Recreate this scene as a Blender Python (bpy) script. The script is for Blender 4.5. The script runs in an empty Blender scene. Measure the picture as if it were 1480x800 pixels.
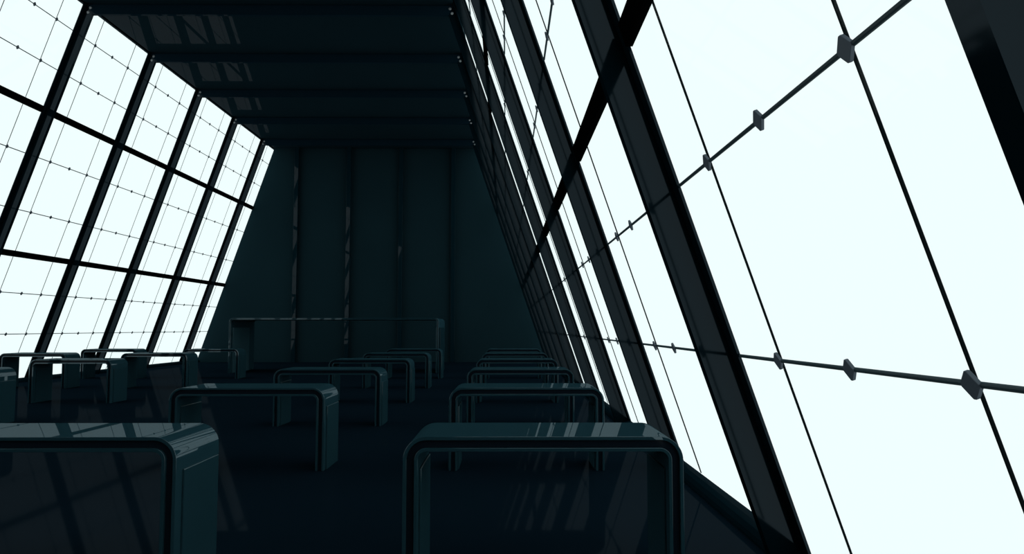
import bpy, bmesh, math
from mathutils import Vector, Matrix

scn = bpy.context.scene
COL = scn.collection

# ------------------------------------------------------------------ dimensions (metres)
EYE = 1.44                       # camera height above the floor
T = 0.33858                      # inward lean of both glazed walls (dx per dz)
XL, XR = 12.405, 1.327           # glass distance left / right of the camera at eye height
H = 7.572 + EYE                   # ceiling height
Y0, S = 4.5765, 3.15             # first frame ahead of the camera, frame spacing
YB = Y0 + 8.5 * S                        # back wall
YF = Y0 - 4.0 * S                # wall behind the camera
SILL = 0.112
CX = (-(XL + T * EYE) + (XR + T * EYE)) / 2
RAILS = (1.765 + EYE, 5.018 + EYE)
RODS = tuple(z + EYE for z in (-0.16673, 0.84739, 2.76316, 3.99521, 5.93859, 6.87979))


def wx(side, off, z):
    """x of a point on the leaning glass wall, off = distance inwards, z above the floor"""
    zz = z - EYE
    return (XR - off - T * zz) if side > 0 else -(XL - off - T * zz)


# ------------------------------------------------------------------ materials
def mat(name, dif, refl, rough=0.02, tint=(1, 1, 1), noise=None, bump=0.0):
    m = bpy.data.materials.new(name)
    m.use_nodes = True
    nt = m.node_tree
    nt.nodes.clear()
    out = nt.nodes.new('ShaderNodeOutputMaterial')
    mix = nt.nodes.new('ShaderNodeMixShader')
    d = nt.nodes.new('ShaderNodeBsdfDiffuse')
    g = nt.nodes.new('ShaderNodeBsdfGlossy')
    d.inputs['Color'].default_value = (*dif, 1)
    g.inputs['Color'].default_value = (*tint, 1)
    g.inputs['Roughness'].default_value = rough
    mix.inputs[0].default_value = refl
    nt.links.new(d.outputs[0], mix.inputs[1])
    nt.links.new(g.outputs[0], mix.inputs[2])
    nt.links.new(mix.outputs[0], out.inputs[0])
    if noise:
        tc = nt.nodes.new('ShaderNodeTexCoord')
        n = nt.nodes.new('ShaderNodeTexNoise')
        n.inputs['Scale'].default_value = noise
        n.inputs['Detail'].default_value = 3
        r = nt.nodes.new('ShaderNodeValToRGB')
        r.color_ramp.elements[0].color = tuple(c * 0.88 for c in dif) + (1,)
        r.color_ramp.elements[1].color = tuple(c * 1.12 for c in dif) + (1,)
        nt.links.new(tc.outputs['Object'], n.inputs['Vector'])
        nt.links.new(n.outputs['Fac'], r.inputs['Fac'])
        nt.links.new(r.outputs['Color'], d.inputs['Color'])
    return m


M = {
    'floor': mat('polished dark floor', (0.0028, 0.0084, 0.0140), 0.0050, 0.05, (0.80, 0.90, 1.0), 0.6),
    'ceiling': mat('glossy ceiling panels', (0.0060, 0.0165, 0.0225), 0.0085, 0.015, (0.95, 0.93, 1.0), 0.4),
    'wall': mat('dark teal wall paint', (0.0088, 0.0240, 0.0310), 0.0, 0.3, (1, 1, 1), 0.5),
    'pilaster': mat('dark glossy pilaster', (0.0030, 0.0140, 0.0200), 0.012, 0.02, (0.95, 0.95, 1.0)),
    'frame': mat('dark lacquered steel', (0.0010, 0.0060, 0.0090), 0.0155, 0.07, (0.70, 0.86, 1.0)),
    'beam': mat('dark painted beam steel', (0.0038, 0.0140, 0.0225), 0.0060, 0.03),
    'rail': mat('black rail', (0.0006, 0.0008, 0.0010), 0.0006, 0.2),
    'sill': mat('dark sill', (0.0020, 0.0100, 0.0150), 0.0040, 0.15),
    'rod': mat('dark steel rod', (0.0360, 0.0580, 0.0680), 0.012, 0.15),
    'clip': mat('grey steel clip', (0.0850, 0.1050, 0.1300), 0.012, 0.2),
    'seal': mat('grey sealant', (0.0060, 0.0090, 0.0100), 0.0, 0.5),
    'bolt': mat('bright bolt steel', (0.2400, 0.2600, 0.2800), 0.20, 0.35),
    'desk': mat('teal lacquer', (0.0112, 0.0355, 0.0470), 0.0620, 0.012, (0.76, 0.92, 1.0)),
    'desk_core': mat('black lacquer core', (0.0050, 0.0095, 0.0150), 0.0040, 0.05),
    'desk_panel': mat('teal lacquer panel', (0.0100, 0.0320, 0.0420), 0.0600, 0.02, (0.80, 0.95, 1.0)),
    'brightened_inner_panel': mat('teal lacquer panel brightened against shade', (0.0280, 0.0700, 0.0880), 0.0200, 0.05, (0.80, 0.95, 1.0)),  # colour lightened to offset the shade on the tall table's inner leg panels
    'dark_panel': mat('dark lacquer panel', (0.0055, 0.0185, 0.0250), 0.0200, 0.02, (0.80, 0.95, 1.0)),
}

# clear glass: almost everything passes straight through, a trace is mirrored
gm = bpy.data.materials.new('clear glass')
gm.use_nodes = True
nt = gm.node_tree
nt.nodes.clear()
o_ = nt.nodes.new('ShaderNodeOutputMaterial')
mx = nt.nodes.new('ShaderNodeMixShader')
tr = nt.nodes.new('ShaderNodeBsdfTransparent')
gl = nt.nodes.new('ShaderNodeBsdfGlossy')
tr.inputs['Color'].default_value = (0.995, 1.0, 1.0, 1)
gl.inputs['Roughness'].default_value = 0.0
mx.inputs[0].default_value = 0.01
nt.links.new(tr.outputs[0], mx.inputs[1])
nt.links.new(gl.outputs[0], mx.inputs[2])
nt.links.new(mx.outputs[0], o_.inputs[0])
M['glass'] = gm


# ------------------------------------------------------------------ mesh helpers
def prism(bm, pts, y0, y1):
    """polygon pts [(x,z)] extruded from y0 to y1"""
    a = [bm.verts.new((x, y0, z)) for x, z in pts]
    b = [bm.verts.new((x, y1, z)) for x, z in pts]
    n = len(pts)
    bm.faces.new(a)
    bm.faces.new(b[::-1])
    for i in range(n):
        j = (i + 1) % n
        bm.faces.new((a[i], b[i], b[j], a[j]))


def box(bm, x0, x1, y0, y1, z0, z1):
    prism(bm, [(x0, z0), (x1, z0), (x1, z1), (x0, z1)], y0, y1)


def finish(bm, name, m, smooth=False):
    bmesh.ops.recalc_face_normals(bm, faces=bm.faces)
    me = bpy.data.meshes.new(name)
    bm.to_mesh(me)
    bm.free()
    me.materials.append(m)
    if smooth:
        for p in me.polygons:
            p.use_smooth = True
    return me


def obj(name, bm, m, parent=None, bevel=0, smooth=False, segs=2):
    me = finish(bm, name, m, smooth)
    o = bpy.data.objects.new(name, me)
    COL.objects.link(o)
    if parent:
        o.parent = parent
    if bevel:
        b = o.modifiers.new('bevel', 'BEVEL')
        b.width = bevel
        b.segments = segs
        b.limit_method = 'ANGLE'
        b.angle_limit = math.radians(40)
        b.harden_normals = smooth
    return o


def link_mesh(name, me, parent, loc=(0, 0, 0)):
    o = bpy.data.objects.new(name, me)
    COL.objects.link(o)
    o.parent = parent
    o.location = loc
    return o


def struct(o):
    o['kind'] = 'structure'
    return o


def thing(name, loc, label, cat, group=None):
    o = bpy.data.objects.new(name, None)
    o.empty_display_size = 0.2
    COL.objects.link(o)
    o.location = loc
    o['label'] = label
    o['category'] = cat
    if group:
        o['group'] = group
    return o


def copy_thing(src, loc, label):
    r = src.copy()
    COL.objects.link(r)
    r.location = loc
    r['label'] = label
    for ch in list(src.children):
        c = ch.copy()
        COL.objects.link(c)
        c.parent = r
        for g in list(ch.children):
            d = g.copy()
            COL.objects.link(d)
            d.parent = c
    return r


# ------------------------------------------------------------------ shell of the hall
bm = bmesh.new()
box(bm, wx(-1, 0, 0), wx(1, 0, 0), YF - 0.3, YB + 0.3, -0.3, 0)
struct(obj('floor', bm, M['floor']))
bm = bmesh.new()
box(bm, wx(-1, -0.12, H), wx(1, -0.12, H), YF - 0.3, YB + 0.3, H, H + 0.35)
struct(obj('ceiling', bm, M['ceiling']))
for nm, a, b in (('wall_back', YB, YB + 0.3), ('wall_front', YF - 0.3, YF)):
    bm = bmesh.new()
    prism(bm, [(wx(-1, 0, 0), 0), (wx(1, 0, 0), 0), (wx(1, 0, H), H), (wx(-1, 0, H), H)], a, b)
    struct(obj(nm, bm, M['wall']))
for nm, s in (('baseboard_left', -1), ('baseboard_right', 1)):
    bm = bmesh.new()
    prof = [(0, 0), (0, SILL), (0.035, SILL), (0.075, SILL * .93), (0.115, SILL * .72), (0.142, SILL * .42), (0.155, SILL * .15), (0.157, 0)]
    prism(bm, [(wx(s, o, 0) if z == 0 else wx(s, 0, 0) - s * (o + (T * z if o <= 0.035 else T * z * 0.5)), z) for o, z in prof], YF, YB)
    struct(obj(nm, bm, M['sill'], smooth=False))
n = 1
for s in (-1, 1):                       # thin head trim where the glass meets the ceiling
    bm = bmesh.new()
    prism(bm, [(wx(s, -0.05, H), H), (wx(s, -0.05, H - .008), H - .008), (wx(s, 0.003, H - .008), H - .008), (wx(s, 0.003, H), H)], YF, YB)
    struct(obj('trim_%d' % n, bm, M['rail'])); n += 1
for k in (-3.3, -1.1, 1.1, 3.3):        # pilasters on the back wall
    bm = bmesh.new()
    c = CX + k
    box(bm, c - 0.085, c + 0.085, YB - 0.20, YB, 0, H)
    struct(obj('trim_%d' % n, bm, M['pilaster'], bevel=0.006)); n += 1

# ------------------------------------------------------------------ portal frames
D, DB, TH, PW, PR, NO = 0.212, 0.257, 0.045, 0.157, 0.018, 0.05


def leg_mesh(side):
    bm = bmesh.new()

    def band(o0, o1, c0, c1, half):
        # leg strip between offsets o0..o1 mitred into a crossbeam strip c0..c1 below the ceiling
        prism(bm, [(wx(side, o0, 0), 0), (wx(side, o1, 0), 0), (wx(side, o1, H - c1), H - c1), (wx(side, o0, H - c0), H - c0)], -half, half)
    band(0.0, PR, 0.0, 0.0, PW)
    band(PR, D - NO, PR, DB - NO, TH - 0.0008)
    band(D - NO, D, DB - NO, DB, TH)
    return bm


def beam_mesh():
    bm = bmesh.new()

    def band(o0, o1, c0, c1, half):
        prism(bm, [(wx(-1, o0, H - c0), H - c0), (wx(1, o0, H - c0), H - c0), (wx(1, o1, H - c1), H - c1), (wx(-1, o1, H - c1), H - c1)], -half, half)
    band(0.0, 0.030, 0.0, 0.035, TH * 0.35)          # shadow gap under the ceiling
    band(0.030, D - NO, 0.035, DB - NO, TH - 0.0008)
    band(D - NO, D, DB - NO, DB, TH)
    return bm


def bolt_mesh():
    bm = bmesh.new()
    bmesh.ops.create_uvsphere(bm, u_segments=16, v_segments=8, radius=0.036)
    for v in bm.verts:
        v.co.z = max(v.co.z, 0) * 0.55
    bmesh.ops.rotate(bm, verts=bm.verts, cent=(0, 0, 0), matrix=Matrix.Rotation(math.radians(90), 3, 'X'))
    return bm


base = thing('portal_frame', (0, Y0, 0), '', 'frame', 'steel portal frames')
legs = [obj('leg', leg_mesh(s), M['frame'], base) for s in (-1, 1)]
obj('crossbeam', beam_mesh(), M['beam'], base)
bme = finish(bolt_mesh(), 'bolt', M['bolt'], True)
for s in (-1, 1):
    for off, zz in ((0.124, 7.470), (0.112, 7.360)):
        link_mesh('bolt', bme, base, (wx(s, off, zz + EYE), -TH + 0.002, zz + EYE))

FR = {
    -1: 'dark steel portal frame whose leg only cuts the top right corner of the picture',
    0: 'dark steel portal frame with the widest leaning leg, right beside the near right desk',
    1: 'dark steel portal frame whose leg meets the rounded right corner of the near desk',
    2: 'dark steel portal frame whose leg ends beside the second desk of the right column',
    3: 'dark steel portal frame whose leg ends beside the third desk of the right column',
    4: 'dark steel portal frame carrying the topmost ceiling beam with bolts visible at its corners',
    5: 'dark steel portal frame, second ceiling beam from the top of the picture',
    6: 'dark steel portal frame, third ceiling beam from the top, middle one of five',
    7: 'dark steel portal frame, next to last before the back wall, fourth ceiling beam down',
    8: 'dark steel portal frame nearest the back wall, its beam lowest in the picture',
}
for k in range(-3, 9):
    lab = FR.get(k, 'dark steel portal frame standing behind the camera')
    if k == -3:
        base.location = (0, Y0 + k * S, 0)
        base['label'] = lab
    else:
        copy_thing(base, (0, Y0 + k * S, 0), lab)

# ------------------------------------------------------------------ glazing, one window per bay and side
ROD_R, CL = 0.0100, 0.050
a_ = math.atan(T)


def cyl_y(bm, x, z, r, y0, y1, n=10):
    prism(bm, [(x + r * math.cos(2 * math.pi * i / n), z + r * math.sin(2 * math.pi * i / n)) for i in range(n)], y0, y1)


def clip_mesh(side):
    """square plate set on its corner, lying parallel to the glass"""
    bm = bmesh.new()
    out = Vector((side * math.cos(a_), 0, math.sin(a_)))          # towards the glass
    up = Vector((-side * math.sin(a_), 0, math.cos(a_)))
    yv = Vector((0, 1, 0))
    c = [yv * CL, up * CL, -yv * CL, -up * CL]
    pts = []
    for i in range(4):                                             # corners cut a little
        p, q, r = c[i - 1], c[i], c[(i + 1) % 4]
        pts += [q.lerp(p, 0.12), q.lerp(r, 0.12)]
    A = [bm.verts.new(p * 0.96 - out * 0.014) for p in pts]
    A1 = [bm.verts.new(p - out * 0.0125) for p in pts]
    B = [bm.verts.new(p + out * 0.000) for p in pts]
    m = len(pts)
    bm.faces.new(A)
    bm.faces.new(B[::-1])
    for i in range(m):
        j = (i + 1) % m
        bm.faces.new((A[i], A1[i], A1[j], A[j]))
        bm.faces.new((A1[i], B[i], B[j], A1[j]))
    return bm


def rail_mesh(side, z, y0, y1):
    bm = bmesh.new()
    h = 0.145 * math.cos(a_) / 2
    prism(bm, [(wx(side, -0.012, z - h), z - h), (wx(side, 0.030, z - h), z - h), (wx(side, 0.030, z + h), z + h), (wx(side, -0.012, z + h), z + h)], y0, y1)
    return bm


wn = 1
for side in (1, -1):
    cm = finish(clip_mesh(side), 'clip', M['clip'])
    cache = {}
    for nbay in range(-3, 10):
        last = nbay == 9
        first = nbay == -3
        yc = Y0 + (nbay - 0.5) * S
        y0 = (YF if first else yc - S / 2 + PW)
        y1 = (YB if last else yc + S / 2 - PW)
        bm = bmesh.new()
        prism(bm, [(wx(side, -0.014, SILL), SILL), (wx(side, -0.004, SILL), SILL), (wx(side, -0.004, H), H), (wx(side, -0.014, H), H)], y0 - yc, y1 - yc)
        w = struct(obj('window_%d' % wn, bm, M['glass']))
        w.location = (0, yc, 0)
        wn += 1
        for z in RAILS:
            key = ('rail', z) if not (first or last) else None
            if key in cache:
                link_mesh('transom', cache[key], w)
            else:
                me = finish(rail_mesh(side, z, y0 - yc, y1 - yc), 'transom', M['rail'])
                link_mesh('transom', me, w)
                if key:
                    cache[key] = me
        if nbay < -1:
            continue
        for z in RODS:
            key = ('rod', z) if not last else None
            if key in cache:
                link_mesh('glazing_rod', cache[key], w)
            else:
                bm = bmesh.new()
                cyl_y(bm, wx(side, 0.002, z), z, ROD_R, y0 - yc, y1 - yc)
                me = finish(bm, 'glazing_rod', M['rod'])
                link_mesh('glazing_rod', me, w)
                if key:
                    cache[key] = me
            for q in (-1, 0, 1):
                y = q * S / 4
                if yc + y < y1 - 0.2:
                    link_mesh('clip', cm, w, (wx(side, 0.002, z), y, z))
        for q in (-1, 1):
            y = q * S / 4
            if yc + y > y1 - 0.1:
                continue
            key = ('joint', q)
            if key not in cache:
                bm = bmesh.new()
                prism(bm, [(wx(side, -0.0145, SILL), SILL), (wx(side, -0.0035, SILL), SILL), (wx(side, -0.0035, H), H), (wx(side, -0.0145, H), H)], y - 0.004, y + 0.004)
                cache[key] = finish(bm, 'sealant_joint', M['seal'])
            link_mesh('sealant_joint', cache[key], w)


# ------------------------------------------------------------------ desks
def arch(bm, W, Hh, R, o0, o1, y0, y1, n=14):
    """band between offsets o0 (outer) and o1 of an upside-down U with rounded corners"""
    def path(o):
        p = [(-W / 2 + o, 0)]
        for i in range(n + 1):
            a = math.pi - i * math.pi / 2 / n
            p.append((-W / 2 + R + (R - o) * math.cos(a), Hh - R + (R - o) * math.sin(a)))
        for i in range(n + 1):
            a = math.pi / 2 - i * math.pi / 2 / n
            p.append((W / 2 - R + (R - o) * math.cos(a), Hh - R + (R - o) * math.sin(a)))
        p.append((W / 2 - o, 0))
        return p
    A, B = path(o0), path(o1)
    V = [[bm.verts.new((x, y, z)) for x, z in P] for P, y in ((A, y0), (B, y0), (B, y1), (A, y1))]
    m = len(A)
    for i in range(m - 1):
        for k in range(4):
            l = (k + 1) % 4
            bm.faces.new((V[k][i], V[k][i + 1], V[l][i + 1], V[l][i]))
    bm.faces.new([V[k][0] for k in range(4)])
    bm.faces.new([V[k][-1] for k in range(4)][::-1])


def make_desk(name, label, cat, group, W, Hh, Dd, R, b0, g, b1, inset, py, pz, pt, bev, back=0.03, pm='desk_panel', pb=0.006, pi=None):
    t = thing(name, (0, 0, 0), label, cat, group)
    bm = bmesh.new(); arch(bm, W, Hh, R, 0, b0, 0, Dd)
    obj('outer_shell', bm, M['desk'], t, bevel=bev, smooth=True, segs=3)
    bm = bmesh.new(); arch(bm, W, Hh, R, b0 + 0.0005, b0 + g - 0.0005, inset, Dd - inset)
    obj('core', bm, M['desk_core'], t, smooth=False)
    bm = bmesh.new(); arch(bm, W, Hh, R, b0 + g, b0 + g + b1, 0, Dd)
    obj('inner_shell', bm, M['desk'], t, bevel=bev, smooth=True, segs=3)
    th = b0 + g + b1
    for s in (-1, 1):
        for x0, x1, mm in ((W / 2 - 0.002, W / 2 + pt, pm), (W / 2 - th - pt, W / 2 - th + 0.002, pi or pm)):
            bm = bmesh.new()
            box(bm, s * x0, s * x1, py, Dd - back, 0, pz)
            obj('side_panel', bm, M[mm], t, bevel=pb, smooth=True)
    return t


DW, DH, DD = 1.570, 0.830, 0.622
COLX = (0.207, -2.622, -8.339, -11.203)
DY0, DYS = 4.2355, 3.4025
desk = make_desk('arched_desk', '', 'desk', 'teal waterfall desks in rows', DW, DH, DD, 0.13, 0.020, 0.043, 0.020, 0.022, 0.085, DH - 0.19, 0.013, 0.0025)
DESKS = {
    (0, 0): 'large teal waterfall desk nearest the camera on the right, beside the near window',
    (0, 1): 'teal waterfall desk right behind the nearest right desk, second of the right column',
    (0, 2): 'teal waterfall desk, third from the front in the right column by the window',
    (0, 3): 'teal waterfall desk, fourth from the front in the right column by the window',
    (0, 4): 'small looking teal waterfall desk, next to last in the right column',
    (0, 5): 'farthest teal waterfall desk of the right column, nearest the back wall',
    (1, 0): 'large teal waterfall desk cut off by the bottom left corner of the picture',
    (1, 1): 'teal waterfall desk just behind the big left desk, with glare on its right corner',
    (1, 2): 'teal waterfall desk in the inner left column, third from the front',
    (1, 3): 'teal waterfall desk in the inner left column, fourth from the front',
    (1, 4): 'teal waterfall desk in the inner left column, fifth from the front',
    (1, 5): 'farthest teal waterfall desk of the inner left column, before the tall table right leg',
    (2, 2): 'teal waterfall desk showing only its rounded right end at the left picture edge',
    (2, 3): 'teal waterfall desk left of the aisle, nearest one shown whole, by the left edge',
    (2, 4): 'teal waterfall desk left of the aisle, before the lowest bright window strip',
    (2, 5): 'teal waterfall desk farthest back left of the aisle, before the tall table left leg',
    (3, 4): 'teal waterfall desk beside the left window wall, nearer of two, at picture edge',
    (3, 5): 'teal waterfall desk beside the left window wall, farther one of two',
}
first_used = False
for (c, r), lab in DESKS.items():
    loc = (COLX[c], DY0 + r * DYS, 0)
    if not first_used:
        desk.location = loc
        desk['label'] = lab
        first_used = True
    else:
        copy_thing(desk, loc, lab)

tall = make_desk('tall_table', 'long tall teal table with thin rounded frame standing before the back wall', 'table', None,
                 6.64, 1.735, 2.25, 0.12, 0.028, 0.012, 0.018, 0.03, 0.12, 1.735 - 0.30, 0.045, 0.006, 0.62, 'dark_panel', 0.008, 'brightened_inner_panel')
tall.location = (-5.465, 23.8, 0)

# ------------------------------------------------------------------ sky
w = bpy.data.worlds.new('overcast sky')
scn.world = w
w.use_nodes = True
bg = w.node_tree.nodes['Background']
bg.inputs[0].default_value = (0.875, 1.0, 1.0, 1)
bg.inputs[1].default_value = 1.03

# ------------------------------------------------------------------ camera
cam = bpy.data.cameras.new('camera')
cam.sensor_width = 36
cam.lens = 1080.45 / 1480 * 36
cam.clip_start = 0.05
cam.clip_end = 500
co = bpy.data.objects.new('camera', cam)
COL.objects.link(co)
co.location = (0, 0, EYE)
co.rotation_euler = (math.pi / 2 + 0.0673, 0, -0.00763)
scn.camera = co

scn.view_settings.view_transform = 'Standard'
scn.view_settings.look = 'None'
scn.view_settings.gamma = 1
scn.view_settings.exposure = 0
scn.view_settings.use_curve_mapping = False
